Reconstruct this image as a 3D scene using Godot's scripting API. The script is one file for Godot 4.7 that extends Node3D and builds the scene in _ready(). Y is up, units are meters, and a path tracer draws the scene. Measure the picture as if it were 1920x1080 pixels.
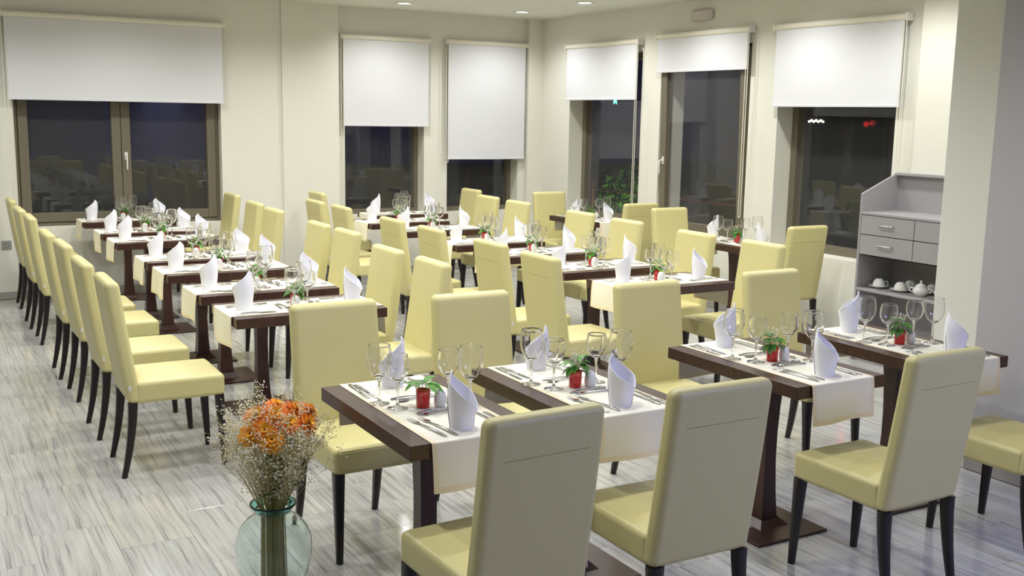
extends Node3D
# A restaurant dining room at night. x runs along the rear wall, -z towards it, y up, metres.

const CAM_H := 1.785
const CEIL := 2.877
const TOP := 0.75          # table top height
const TL := 0.815          # table length
const TW := 0.49           # table width

var rng := RandomNumberGenerator.new()
var M := {}
var taken := {}


# ------------------------------------------------------------------ mesh builder
class MB:
	var st := SurfaceTool.new()
	var gen := false
	func _init(generate := false) -> void:
		gen = generate
		st.begin(Mesh.PRIMITIVE_TRIANGLES)
	func v(p: Vector3, n: Vector3, uv := Vector2.ZERO, c := Color.WHITE) -> void:
		st.set_color(c)
		st.set_uv(uv)
		st.set_normal(n)
		st.add_vertex(p)
	func quad_n(p: Array, n: Array, uv: Array = []) -> void:   # right-hand order seen from outside
		for i in [0, 2, 1, 0, 3, 2]:
			v(p[i], n[i], uv[i] if uv.size() else Vector2.ZERO)
	func tri(a: Vector3, b: Vector3, c: Vector3, group := 0, col := Color.WHITE) -> void:
		st.set_smooth_group(group)
		for p in [a, c, b]:
			v(p, Vector3.UP, Vector2.ZERO, col)
	func quad(a: Vector3, b: Vector3, c: Vector3, d: Vector3, group := 0, col := Color.WHITE) -> void:
		tri(a, b, c, group, col)
		tri(a, c, d, group, col)
	# box with rounded edges: explicit normals, an optional deformation of space
	func rbox(c: Vector3, s: Vector3, r := 0.003, mids := Vector3i(0, 0, 0), deform = null, seg := 2, lists: Array = []) -> void:
		var h := s * 0.5
		var ax := []
		for k in 3:
			var l := PackedFloat32Array()
			for i in range(seg, -1, -1):
				l.append(-h[k] + r - r * tan(PI / 4 * i / seg))
			if lists.size() and lists[k].size():
				for q in lists[k]:
					l.append(q)
			else:
				for i in mids[k]:
					l.append(-h[k] + r + (2 * h[k] - 2 * r) * (i + 1.0) / (mids[k] + 1.0))
			for i in range(0, seg + 1):
				l.append(h[k] - r + r * tan(PI / 4 * i / seg))
			ax.append(l)
		var inner := h - Vector3.ONE * r
		for face in 6:
			var k := face / 2
			var sgn := 1.0 if face % 2 == 0 else -1.0
			var a := (k + 1) % 3
			var b := (k + 2) % 3
			var la: PackedFloat32Array = ax[a]
			var lb: PackedFloat32Array = ax[b]
			var P := []
			var N := []
			for i in la.size():
				var rp := PackedVector3Array()
				var rn := PackedVector3Array()
				for j in lb.size():
					var p := Vector3.ZERO
					p[k] = sgn * h[k]
					p[a] = la[i]
					p[b] = lb[j]
					var inn := p.clamp(-inner, inner)
					var n := (p - inn).normalized()
					p = inn + n * r + c
					if deform != null:
						var t1 := n.cross(Vector3.UP if absf(n.y) < 0.8 else Vector3.RIGHT).normalized()
						var t2 := n.cross(t1)
						var e := 0.0005
						var q: Vector3 = deform.call(p)
						var q1: Vector3 = deform.call(p + t1 * e)
						var q2: Vector3 = deform.call(p + t2 * e)
						var q3: Vector3 = deform.call(p - t1 * e)
						var q4: Vector3 = deform.call(p - t2 * e)
						n = (q1 - q3).cross(q2 - q4).normalized()
						p = q
					rp.append(p)
					rn.append(n)
				P.append(rp)
				N.append(rn)
			for i in la.size() - 1:
				for j in lb.size() - 1:
					var ids := [[i, j], [i + 1, j], [i + 1, j + 1], [i, j + 1]]
					if sgn < 0:
						ids.reverse()
					var pp := []
					var nn := []
					for q in ids:
						pp.append(P[q[0]][q[1]])
						nn.append(N[q[0]][q[1]])
					quad_n(pp, nn)
	func box(lo: Vector3, hi: Vector3, r := 0.0) -> void:
		if r > 0.0:
			rbox((lo + hi) * 0.5, hi - lo, r, Vector3i.ZERO, null, 1)
			return
		var c := []
		for i in 8:
			c.append(Vector3(hi.x if i & 1 else lo.x, hi.y if i & 2 else lo.y, hi.z if i & 4 else lo.z))
		for f in [[5, 1, 3, 7, Vector3.RIGHT], [0, 4, 6, 2, Vector3.LEFT], [6, 7, 3, 2, Vector3.UP], [0, 1, 5, 4, Vector3.DOWN], [4, 5, 7, 6, Vector3.BACK], [1, 0, 2, 3, Vector3.FORWARD]]:
			quad_n([c[f[0]], c[f[1]], c[f[2]], c[f[3]]], [f[4], f[4], f[4], f[4]])
	# closed rings, counter-clockwise seen from the end they run towards
	func loft(rings: Array, caps := true, group := 0, col := Color.WHITE) -> void:
		var n: int = rings[0].size()
		for k in rings.size() - 1:
			for i in n:
				var j := (i + 1) % n
				quad(rings[k][i], rings[k][j], rings[k + 1][j], rings[k + 1][i], group if group >= 0 else -1, col)
		if caps:
			for e in [0, rings.size() - 1]:
				var mid := Vector3.ZERO
				for p in rings[e]:
					mid += p / n
				for i in n:
					var j := (i + 1) % n
					if e == 0:
						tri(mid, rings[e][j], rings[e][i], -1, col)
					else:
						tri(mid, rings[e][i], rings[e][j], -1, col)
	# (radius, height) pairs from the outside bottom upwards
	func lathe(prof: Array, n := 24, at := Vector3.ZERO, group := 0, squash := 1.0, col := Color.WHITE) -> void:
		for k in prof.size() - 1:
			var a: Vector2 = prof[k]
			var b: Vector2 = prof[k + 1]
			for i in n:
				var f0 := TAU * i / n
				var f1 := TAU * (i + 1) / n
				var d0 := Vector3(cos(f0), 0, -sin(f0) * squash)
				var d1 := Vector3(cos(f1), 0, -sin(f1) * squash)
				var p0 := at + d0 * a.x + Vector3(0, a.y, 0)
				var p1 := at + d1 * a.x + Vector3(0, a.y, 0)
				var p2 := at + d1 * b.x + Vector3(0, b.y, 0)
				var p3 := at + d0 * b.x + Vector3(0, b.y, 0)
				if a.x > 1e-6:
					tri(p0, p1, p2, group, col)
				if b.x > 1e-6:
					tri(p0, p2, p3, group, col)
	func tube(path: Array, radii: Array, n := 6, group := 0, caps := true, col := Color.WHITE) -> void:
		var rings := []
		var last := Vector3.ZERO
		for k in path.size():
			var t: Vector3 = (path[mini(k + 1, path.size() - 1)] - path[maxi(k - 1, 0)]).normalized()
			var nn := last - t * last.dot(t)
			if nn.length() < 1e-4:
				nn = t.cross(Vector3.RIGHT if absf(t.x) < 0.7 else Vector3.BACK)
			nn = nn.normalized()
			last = nn
			var bb := t.cross(nn)
			var ring := []
			for i in n:
				var f := TAU * i / n
				ring.append(path[k] + (nn * cos(f) + bb * sin(f)) * radii[mini(k, radii.size() - 1)])
			rings.append(ring)
		loft(rings, caps, group, col)
	func mesh() -> ArrayMesh:
		if gen:
			st.generate_normals()
		st.index()
		return st.commit()


# ------------------------------------------------------------------ naming
func numbered(called: String) -> String:
	var k: int = taken.get(called, 0)
	taken[called] = k + 1
	return called if k == 0 else "%s_%03d" % [called, k]

func tag(o: Node3D, label: String, category := "", group := "", kind := "") -> Node3D:
	o.set_meta("label", label)
	if category: o.set_meta("category", category)
	if group: o.set_meta("group", group)
	if kind: o.set_meta("kind", kind)
	return o

func part(called: String, m: Mesh, mat: Material, parent: Node3D, at := Vector3.ZERO, label := "") -> MeshInstance3D:
	var o := MeshInstance3D.new()
	o.name = called if not parent.has_node(NodePath(called)) else "%s_%03d" % [called, parent.get_child_count()]
	o.mesh = m
	o.material_override = mat
	o.position = at
	parent.add_child(o, true)
	if label: o.set_meta("label", label)
	return o

func top_mesh(called: String, m: Mesh, mat: Material, at := Vector3.ZERO, turn := 0.0) -> MeshInstance3D:
	var o := MeshInstance3D.new()
	o.name = numbered(called)
	o.mesh = m
	o.material_override = mat
	o.position = at
	o.rotation.y = turn
	add_child(o, true)
	return o

func thing(called: String, at := Vector3.ZERO, turn := 0.0) -> Node3D:
	var o := Node3D.new()
	o.name = numbered(called)
	o.position = at
	o.rotation.y = turn
	add_child(o, true)
	return o

func copy(proto: Node3D, called: String, at: Vector3, turn: float) -> Node3D:
	var o: Node3D = proto.duplicate()
	o.name = numbered(called)
	o.position = at
	o.rotation = Vector3(0, turn, 0)
	add_child(o, true)
	return o

func structure(called: String, mb: MB, mat: Material, label: String) -> MeshInstance3D:
	var o := top_mesh(called, mb.mesh(), mat)
	tag(o, label, "", "", "structure")
	return o


# ------------------------------------------------------------------ materials
func mat(called: String, srgb: Color, rough := 0.6, extra := {}) -> StandardMaterial3D:
	var m := StandardMaterial3D.new()
	m.resource_name = called
	m.albedo_color = srgb
	m.roughness = rough
	for k in extra:
		m.set(k, extra[k])
	M[called] = m
	return m

func c8(r: int, g: int, b: int, a := 1.0) -> Color:
	return Color(r / 255.0, g / 255.0, b / 255.0, a)

func streaks(w: int, h: int, ramp: Array, across: float, along: float, warp: float, sd: int, fine := 0.35) -> ImageTexture:
	var n1 := FastNoiseLite.new()
	n1.seed = sd
	n1.frequency = 1.0
	n1.fractal_octaves = 4
	var n2 := FastNoiseLite.new()
	n2.seed = sd + 7
	n2.frequency = 1.0
	n2.fractal_octaves = 2
	var im := Image.create(w, h, false, Image.FORMAT_RGB8)
	for y in h:
		for x in w:
			var u := float(x) / w
			var v := float(y) / h
			var uu := u + warp * n2.get_noise_2d(u * 3.0, v * 3.0) + warp * 0.3 * n2.get_noise_2d(u * 11.0 + 40.0, v * 9.0)
			var a := n1.get_noise_2d(uu * across, v * along)
			var b := n1.get_noise_2d(uu * across * 3.3 + 90.0, v * along * 1.8 + 20.0)
			var t := clampf(0.5 + a * (1.0 - fine) * 1.25 + b * fine * 1.25, 0.0, 0.999) * (ramp.size() - 1)
			var i := int(t)
			im.set_pixel(x, y, (ramp[i] as Color).lerp(ramp[i + 1], t - i))
	return ImageTexture.create_from_image(im)

func make_materials() -> void:
	mat("wall_paint", c8(229, 227, 216), 0.85)
	mat("column_paint", c8(232, 231, 224), 0.85)
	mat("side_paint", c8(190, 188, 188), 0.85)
	mat("ceiling_paint", c8(226, 226, 214), 0.9)
	mat("leather", c8(214, 205, 146), 0.4)
	mat("stitch", c8(172, 160, 98), 0.7)
	mat("leg_wood", c8(26, 19, 20), 0.32)
	var grain := streaks(128, 256, [c8(60, 37, 30), c8(68, 43, 35), c8(76, 49, 40)], 22.0, 2.0, 0.02, 5)
	mat("wenge", Color.WHITE, 0.3, {"albedo_texture": grain, "uv1_triplanar": true, "uv1_scale": Vector3(2.2, 2.2, 1.1)})
	mat("base_metal", c8(62, 38, 32), 0.35)
	mat("runner", c8(243, 239, 224), 0.9)
	mat("hem", c8(242, 229, 200), 0.9)
	mat("napkin", c8(240, 240, 248), 0.85)
	mat("steel", c8(186, 186, 186), 0.14, {"metallic": 1.0})
	mat("thin_glass", Color(1, 1, 1, 0.03), 0.0, {"transparency": BaseMaterial3D.TRANSPARENCY_ALPHA})
	mat("solid_glass", Color(1, 1, 1, 0.0), 0.0, {"refraction_enabled": true, "refraction_scale": 0.05, "transparency": BaseMaterial3D.TRANSPARENCY_ALPHA})
	mat("vase_glass", Color(0.955, 0.99, 0.983, 0.0), 0.0, {"refraction_enabled": true, "refraction_scale": 0.045, "transparency": BaseMaterial3D.TRANSPARENCY_ALPHA})
	mat("vase_rim_glass", Color(0.62, 0.9, 0.87, 0.0), 0.0, {"refraction_enabled": true, "refraction_scale": 0.045, "transparency": BaseMaterial3D.TRANSPARENCY_ALPHA})
	mat("window_glass", Color(1, 1, 1, 0.02), 0.0, {"transparency": BaseMaterial3D.TRANSPARENCY_ALPHA, "metallic_specular": 0.37})
	mat("red_pot", c8(196, 10, 14), 0.12, {"clearcoat_enabled": true, "clearcoat": 0.6, "clearcoat_roughness": 0.05})
	mat("soil", c8(60, 42, 28), 0.95)
	mat("leaf", c8(84, 150, 42), 0.45)
	mat("leaf_dark", c8(56, 118, 40), 0.45)
	mat("floret", c8(250, 244, 226), 0.8)
	mat("porcelain", c8(238, 238, 236), 0.16)
	mat("frame_alu", c8(112, 105, 88), 0.45)
	mat("frame_dark", c8(34, 33, 32), 0.5)
	mat("blind", c8(226, 226, 230), 0.85, {"backlight_enabled": true, "backlight": c8(40, 40, 42)})
	mat("blind_rail", c8(238, 234, 218), 0.5)
	mat("plastic_white", c8(226, 222, 220), 0.4)
	mat("lens_grey", c8(206, 196, 194), 0.15)
	mat("plastic_grey", c8(150, 150, 148), 0.4)
	mat("chrome", c8(190, 190, 190), 0.22, {"metallic": 1.0})
	mat("cabinet", c8(160, 157, 160), 0.5)
	mat("gap_shade", c8(40, 38, 36), 0.8)
	mat("skirting", c8(168, 164, 158), 0.35)
	mat("grout", c8(176, 174, 168), 0.5)
	mat("stem", c8(150, 152, 80), 0.7)
	mat("stem_pale", c8(204, 192, 128), 0.8)
	mat("petal", Color.WHITE, 0.6, {"vertex_color_use_as_albedo": true})
	mat("flower_eye", c8(110, 32, 12), 0.8)
	mat("lamp_glow", c8(255, 250, 240), 0.5, {"emission_enabled": true, "emission": c8(255, 252, 244), "emission_energy_multiplier": 9.0})
	mat("unseen_panel_glow", c8(235, 240, 255), 0.5, {"emission_enabled": true, "emission": c8(182, 188, 255), "emission_energy_multiplier": 2.0})
	var marble := streaks(512, 512, [c8(150, 149, 147), c8(178, 177, 174), c8(189, 188, 184), c8(196, 195, 190), c8(202, 201, 196)], 40.0, 2.6, 0.012, 11, 0.42)
	for k in 4:
		var tint: Color = [c8(255, 255, 255), c8(249, 249, 251), c8(253, 251, 248), c8(243, 244, 246)][k]
		mat("marble_%d" % k, tint, 0.13, {"albedo_texture": marble})
	mat("asphalt", c8(40, 40, 42), 0.9)
	mat("facade", c8(70, 74, 84), 0.8)
	mat("bush", c8(60, 130, 30), 0.6, {"backlight_enabled": true, "backlight": c8(40, 80, 10)})
	mat("rust", c8(110, 54, 40), 0.6)


# ------------------------------------------------------------------ scene
func _ready() -> void:
	rng.seed = 20240611
	# camera
	var cam := Camera3D.new()
	cam.name = "camera"
	cam.fov = rad_to_deg(2.0 * atan(540.0 / 1988.38))
	cam.near = 0.05
	cam.far = 200.0
	var b := Basis(Vector3.UP, -0.523402) * Basis(Vector3.RIGHT, -0.162234) * Basis(Vector3.BACK, 0.018073)
	cam.transform = Transform3D(b, Vector3(0, CAM_H, 0))
	add_child(cam)
	cam.current = true
	# night sky and exposure
	var we := WorldEnvironment.new()
	we.name = "night_environment"
	var env := Environment.new()
	env.background_mode = Environment.BG_COLOR
	env.background_color = c8(20, 20, 62)
	env.background_energy_multiplier = 0.35
	env.tonemap_mode = Environment.TONE_MAPPER_LINEAR
	env.tonemap_exposure = 0.83
	env.sdfgi_enabled = true
	env.ssao_enabled = true
	env.ssil_enabled = true
	we.environment = env
	add_child(we)
	make_materials()
	downlights()
	unseen_cool_panels()
	room()
	windows()
	blinds()
	outside()
	furniture()
	cabinet()
	vase_and_flowers()
	fittings()


# ------------------------------------------------------------------ lamps
const LAMP_E := 1.5
func downlights() -> void:
	var ring := MB.new(true)
	ring.lathe([Vector2(0.092, 0.0), Vector2(0.096, -0.004), Vector2(0.09, -0.008), Vector2(0.076, -0.006), Vector2(0.072, 0.006)], 32)
	var glow := MB.new(true)
	glow.lathe([Vector2(0.0, -0.004), Vector2(0.05, -0.003), Vector2(0.073, 0.002)], 32)
	var rm := ring.mesh()
	var gm := glow.mesh()
	for ix in 5:
		for iz in 9:
			var x := [-1.2, 0.43, 1.8, 3.17, 4.54, 5.92][ix + 1] as float if ix < 5 else 0.0
			var z := (-10.15 if x > 4.0 else -9.62) + 1.22 * iz
			if z > -3.4 or z > -4.2 and x > 4.0 and x < 5.0:
				continue
			var o := thing("recessed_downlight", Vector3(x, CEIL, z))
			part("trim_ring", rm, M.plastic_white, o)
			part("diffuser", gm, M.lamp_glow, o)
			var seen := {"4.54/0": "round ceiling downlight above the blind of the first narrow window", "5.92/0": "round ceiling downlight tucked into the far corner of the room", "5.92/1": "round ceiling downlight beside the slim blind near the corner"}
			var key := "%.2f/%d" % [x, iz]
			if seen.has(key):
				tag(o, seen[key], "ceiling light", "recessed ceiling downlights")
			else:
				tag(o, "round recessed ceiling downlight above the picture, out of view, placed to light the room", "ceiling light", "recessed downlights out of view")  # out of view; rows placed to light the tables and walls
			var l := SpotLight3D.new()
			l.name = "downlight_lamp"
			l.rotation.x = -PI / 2
			l.position = Vector3(0, -0.03, 0)
			l.light_color = c8(250, 251, 250)
			l.light_energy = LAMP_E
			l.light_size = 0.06
			l.spot_angle = 76.0
			l.spot_angle_attenuation = 0.7
			l.spot_range = 16.0
			l.spot_attenuation = 2.0
			l.shadow_enabled = true
			o.add_child(l)

func unseen_cool_panels() -> void:  # bluish panels out of view, placed to light front chairs and side wall
	var k := 0
	for p in [Vector3(3.95, CEIL - 0.03, 0.1), Vector3(3.95, CEIL - 0.03, 2.0)]:
		var o := thing("unseen_light_panel", p)
		var fr := MB.new()
		fr.box(Vector3(-0.62, 0.0, -0.62), Vector3(0.62, 0.03, 0.62))
		part("frame", fr.mesh(), M.plastic_white, o)
		var df := MB.new()
		df.box(Vector3(-0.58, -0.006, -0.58), Vector3(0.58, 0.0, 0.58))
		part("diffuser", df.mesh(), M.unseen_panel_glow, o)
		tag(o, "square cool light panel out of view behind the camera, placed to light the front chairs", "ceiling light", "cool light panels out of view")
		var l := AreaLight3D.new()
		l.name = "unseen_panel_lamp"
		l.area_size = Vector2(1.14, 1.14)
		l.rotation.x = -PI / 2
		l.position = Vector3(0, -0.012, 0)
		l.light_color = c8(182, 188, 255)
		l.light_energy = 6.5
		l.area_range = 16.0
		l.shadow_enabled = true
		o.add_child(l)
		k += 1


# ------------------------------------------------------------------ room shell
func room() -> void:
	# floor: slab with single marble tiles laid on it
	var fl := Node3D.new()
	fl.name = "floor"
	add_child(fl)
	tag(fl, "polished grey streaked marble tile floor of the dining room", "", "", "structure")
	var slab := MB.new()
	slab.box(Vector3(-3.3, -0.2, -11.3), Vector3(6.95, -0.004, 5.3))
	part("slab", slab.mesh(), M.grout, fl)
	var tw := 0.30
	var tl := 0.60
	var meshes := []
	for k in 14:
		var t := MB.new()
		var o := Vector2(rng.randf() * 0.74, rng.randf() * 0.74)
		tile(t, Vector3.ZERO, tw, tl, o)
		meshes.append(t.mesh())
	var rest := [MB.new(), MB.new(), MB.new(), MB.new()]
	var n := 0
	for i in range(-11, 24):
		var x := 0.53 + tw * i
		var stagger := 0.0 if i % 2 == 0 else 0.3
		for j in range(-9, 28):
			var z := -10.64 + tl * (j + 0.5) + stagger - 0.01
			if z < -11.2 or z > 5.0 or x < -3.0 or x > 6.6 or (x > 4.6 and z > -3.5):
				continue
			if z - tl / 2 < -10.95 or (z - tl / 2 < -10.78 and x < 3.9):
				continue
			var k := rng.randi() % 4
			if x > 0.1 and x < 4.7 and z > -10.6 and z < -2.2 and n < 300:
				part("tile", meshes[rng.randi() % 14], M["marble_%d" % k], fl, Vector3(x, 0, z))
				n += 1
			else:
				tile(rest[k], Vector3(x, 0, z), tw, tl, Vector2(rng.randf() * 0.74, rng.randf() * 0.74))
	for k in 4:
		var r := part("outer_tiles", rest[k].mesh(), M["marble_%d" % k], fl)
		r.set_meta("kind", "stuff")

	# ceiling
	var ce := MB.new()
	ce.box(Vector3(-3.3, CEIL, -11.3), Vector3(6.95, CEIL + 0.2, 5.3))
	structure("ceiling", ce, M.ceiling_paint, "smooth off white plaster ceiling with round recessed lights")
	# rear wall with the double window, the pier and the recessed wall with two narrow windows
	var w := MB.new()
	wall_z(w, -3.3, 3.45, -10.78, [[0.93, 2.82]])
	w.box(Vector3(3.45, 0, -11.1), Vector3(4.06, CEIL, -10.758))
	wall_z(w, 4.06, 6.92, -10.93, [[4.19, 5.13], [5.42, 6.35]])
	w.box(Vector3(6.43, 0, -10.94), Vector3(6.64, CEIL, -10.84))
	structure("wall_rear", w, M.wall_paint, "cream rear wall with a wide double window and two narrow windows")
	var r2 := MB.new()
	wall_x(r2, -11.2, -3.6, 6.62, [[-10.24, -8.895], [-8.58, -7.29], [-6.93, -5.66]])
	r2.box(Vector3(6.555, 0, -5.42), Vector3(6.7, CEIL, -3.6))
	structure("wall_right", r2, M.wall_paint, "cream right wall with three windows under roller blinds")
	var c := MB.new()
	c.box(Vector3(5.0, 0, -3.912), Vector3(6.92, CEIL, -3.3), 0.004)
	structure("wall_pillar", c, M.column_paint, "white square pillar in front of the grey sideboard")
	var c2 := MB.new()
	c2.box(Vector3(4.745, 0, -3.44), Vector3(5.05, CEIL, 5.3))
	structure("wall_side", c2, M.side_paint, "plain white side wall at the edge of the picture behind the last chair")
	var l := MB.new()
	l.box(Vector3(-3.3, 0, -11.1), Vector3(-3.0, CEIL, 5.3))
	l.box(Vector3(-3.3, 0, 5.0), Vector3(4.97, CEIL, 5.3))
	structure("wall_front", l, M.wall_paint, "plain cream walls behind the camera closing the room")
	var bb := MB.new()
	bb.box(Vector3(-3.0, 0, -10.782), Vector3(3.45, 0.07, -10.768), 0.002)
	bb.box(Vector3(3.437, 0, -10.79), Vector3(4.07, 0.07, -10.733), 0.002)
	bb.box(Vector3(4.06, 0, -10.935), Vector3(6.43, 0.07, -10.918), 0.002)
	structure("baseboard_rear", bb, M.skirting, "low grey marble skirting along the cream rear wall")
	var b2 := MB.new()
	b2.box(Vector3(6.607, 0, -10.84), Vector3(6.63, 0.07, -5.5), 0.002)
	structure("baseboard_right", b2, M.skirting, "low grey marble skirting along the cream right wall")
	var b3 := MB.new()
	b3.box(Vector3(4.732, 0, -3.44), Vector3(4.76, 0.07, 5.0), 0.002)
	b3.box(Vector3(4.987, 0, -3.92), Vector3(5.01, 0.07, -3.3), 0.002)
	structure("baseboard_side", b3, M.skirting, "low grey marble skirting along the white side wall")

func tile(t: MB, at: Vector3, w: float, l: float, uv0: Vector2) -> void:
	var g := 0.0006
	var a := w / 2 - g
	var b := l / 2 - g
	var e := 0.0007
	var y := [-0.004, -0.0007, 0.0]
	var hs := [Vector2(a, b), Vector2(a, b), Vector2(a - e, b - e)]
	var rings := []
	for k in 3:
		rings.append([at + Vector3(-hs[k].x, y[k], hs[k].y), at + Vector3(hs[k].x, y[k], hs[k].y), at + Vector3(hs[k].x, y[k], -hs[k].y), at + Vector3(-hs[k].x, y[k], -hs[k].y)])
	var uvf := func(p: Vector3) -> Vector2: return uv0 + Vector2((p.x - at.x + w / 2) / 1.2, (p.z - at.z + l / 2) / 2.4)
	for k in 2:
		for i in 4:
			var j := (i + 1) % 4
			var q := [rings[k][i], rings[k][j], rings[k + 1][j], rings[k + 1][i]]
			var n: Vector3 = (q[1] - q[0]).cross(q[3] - q[0]).normalized()
			t.quad_n(q, [n, n, n, n], [uvf.call(q[0]), uvf.call(q[1]), uvf.call(q[2]), uvf.call(q[3])])
	var q2: Array = rings[2]
	t.quad_n(q2, [Vector3.UP, Vector3.UP, Vector3.UP, Vector3.UP], [uvf.call(q2[0]), uvf.call(q2[1]), uvf.call(q2[2]), uvf.call(q2[3])])

const SILL := 0.66
const HEAD := 2.45
func wall_z(w: MB, x0: float, x1: float, z: float, holes: Array) -> void:
	var x := x0
	for h in holes:
		w.box(Vector3(x, 0, z - 0.3), Vector3(h[0], CEIL, z))
		w.box(Vector3(h[0], 0, z - 0.3), Vector3(h[1], SILL, z))
		w.box(Vector3(h[0], HEAD, z - 0.3), Vector3(h[1], CEIL, z))
		x = h[1]
	w.box(Vector3(x, 0, z - 0.3), Vector3(x1, CEIL, z))

func wall_x(w: MB, z0: float, z1: float, x: float, holes: Array) -> void:
	var z := z0
	for h in holes:
		w.box(Vector3(x, 0, z), Vector3(x + 0.3, CEIL, h[0]))
		w.box(Vector3(x, 0, h[0]), Vector3(x + 0.3, SILL, h[1]))
		w.box(Vector3(x, HEAD, h[0]), Vector3(x + 0.3, CEIL, h[1]))
		z = h[1]
	w.box(Vector3(x, 0, z), Vector3(x + 0.3, CEIL, z1))


# ------------------------------------------------------------------ windows: built flat in x/y facing +z, then turned
func frame_mesh(w: float, y0: float, y1: float, bar: float, d: float) -> ArrayMesh:
	var f := MB.new()
	f.box(Vector3(0, y0, -d), Vector3(bar, y1, 0), 0.004)
	f.box(Vector3(w - bar, y0, -d), Vector3(w, y1, 0), 0.004)
	f.box(Vector3(bar, y0, -d), Vector3(w - bar, y0 + bar, -0.001), 0.004)
	f.box(Vector3(bar, y1 - bar, -d), Vector3(w - bar, y1, -0.001), 0.004)
	return f.mesh()

func pane_mesh(w: float, y0: float, y1: float) -> ArrayMesh:
	var p := MB.new()
	p.box(Vector3(0, y0, -0.006), Vector3(w, y1, 0))
	return p.mesh()

func handle_mesh() -> ArrayMesh:
	var h := MB.new(true)
	h.tube([Vector3(0, 0.05, 0.0), Vector3(0, 0.05, 0.03), Vector3(0, 0.045, 0.042), Vector3(0, 0.03, 0.046), Vector3(0, -0.08, 0.046)], [0.009, 0.009, 0.009, 0.009, 0.007], 8)
	h.lathe([Vector2(0.0, 0.0), Vector2(0.016, 0.0), Vector2(0.016, 0.075), Vector2(0.0, 0.075)], 12, Vector3(0, 0.012, 0.002), -1, 0.4)
	return h.mesh()

func window_base(n: int, at: Vector3, turn: float, label: String) -> Node3D:
	var o := Node3D.new()
	o.name = "window_%d" % n
	o.position = at
	o.rotation.y = turn
	add_child(o)
	tag(o, label, "", "", "structure")
	return o

func windows() -> void:
	# 1: double casement in the rear wall
	var w1 := window_base(1, Vector3(0.93, 0, -10.88), 0, "wide double casement window with taupe frame and dark night glass")
	part("window_frame", frame_mesh(1.89, SILL, HEAD, 0.035, 0.1), M.frame_alu, w1)
	for k in 2:
		var s := part("sash", frame_mesh(0.905, SILL + 0.04, HEAD - 0.04, 0.085, 0.07), M.frame_alu, w1, Vector3(0.038 + 0.909 * k, 0, 0.012))
		part("pane", pane_mesh(0.74, SILL + 0.12, HEAD - 0.12), M.window_glass, s, Vector3(0.0825, 0, -0.03))
	part("handle", handle_mesh(), M.plastic_white, w1, Vector3(0.985, 1.27, 0.012), "white lever handle")
	# 2, 3: narrow fixed windows deep in the recessed wall
	for k in 2:
		var x: float = [4.19, 5.42][k]
		var w := window_base(2 + k, Vector3(x, 0, -11.09), 0, ["narrow fixed window beside the pier, half covered by its blind", "narrow fixed window by the corner pillar under the longest blind"][k])
		part("window_frame", frame_mesh([0.94, 0.93][k], SILL, HEAD, 0.05, 0.09), M.frame_alu, w)
		part("pane", pane_mesh([0.86, 0.85][k], SILL + 0.04, HEAD - 0.04), M.window_glass, w, Vector3(0.04, 0, -0.03))
	# 4, 6: windows in the right wall, seen with their far reveal; local +z faces into the room (-x)
	for q in [[4, -8.895, 1.345, "narrow right wall window with hanging bead cords and green garden outside"], [6, -5.66, 1.27, "right wall window beside the grey sideboard"]]:
		var w := window_base(q[0], Vector3(6.80, 0, q[1]), -PI / 2, q[3])
		# turned by -90 degrees local x runs towards -z ... kept positive by mirroring the origin
		w.position = Vector3(6.80, 0, q[1] - q[2])
		part("window_frame", frame_mesh(q[2], SILL, HEAD, 0.07, 0.09), M.frame_alu, w)
		part("pane", pane_mesh(q[2] - 0.12, SILL + 0.06, HEAD - 0.06), M.window_glass, w, Vector3(0.06, 0, -0.03))
	# 5: flush casement tipped inwards at its head
	var w5 := window_base(5, Vector3(6.665, 0, -8.58), -PI / 2, "tall flush casement window tipped slightly open at its head")
	part("window_frame", frame_mesh(1.29, SILL, HEAD, 0.04, 0.08), M.frame_alu, w5)
	var sash := Node3D.new()
	sash.name = "sash"
	sash.position = Vector3(0.03, SILL + 0.03, 0.03)
	sash.rotation.x = 0.022
	w5.add_child(sash)
	part("sash_frame", frame_mesh(1.23, 0.0, HEAD - SILL - 0.06, 0.085, 0.06), M.frame_alu, sash)
	part("pane", pane_mesh(1.07, 0.08, HEAD - SILL - 0.14), M.window_glass, sash, Vector3(0.08, 0, -0.025))
	part("handle", handle_mesh(), M.plastic_white, sash, Vector3(0.05, 0.62, 0.0))

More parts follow.
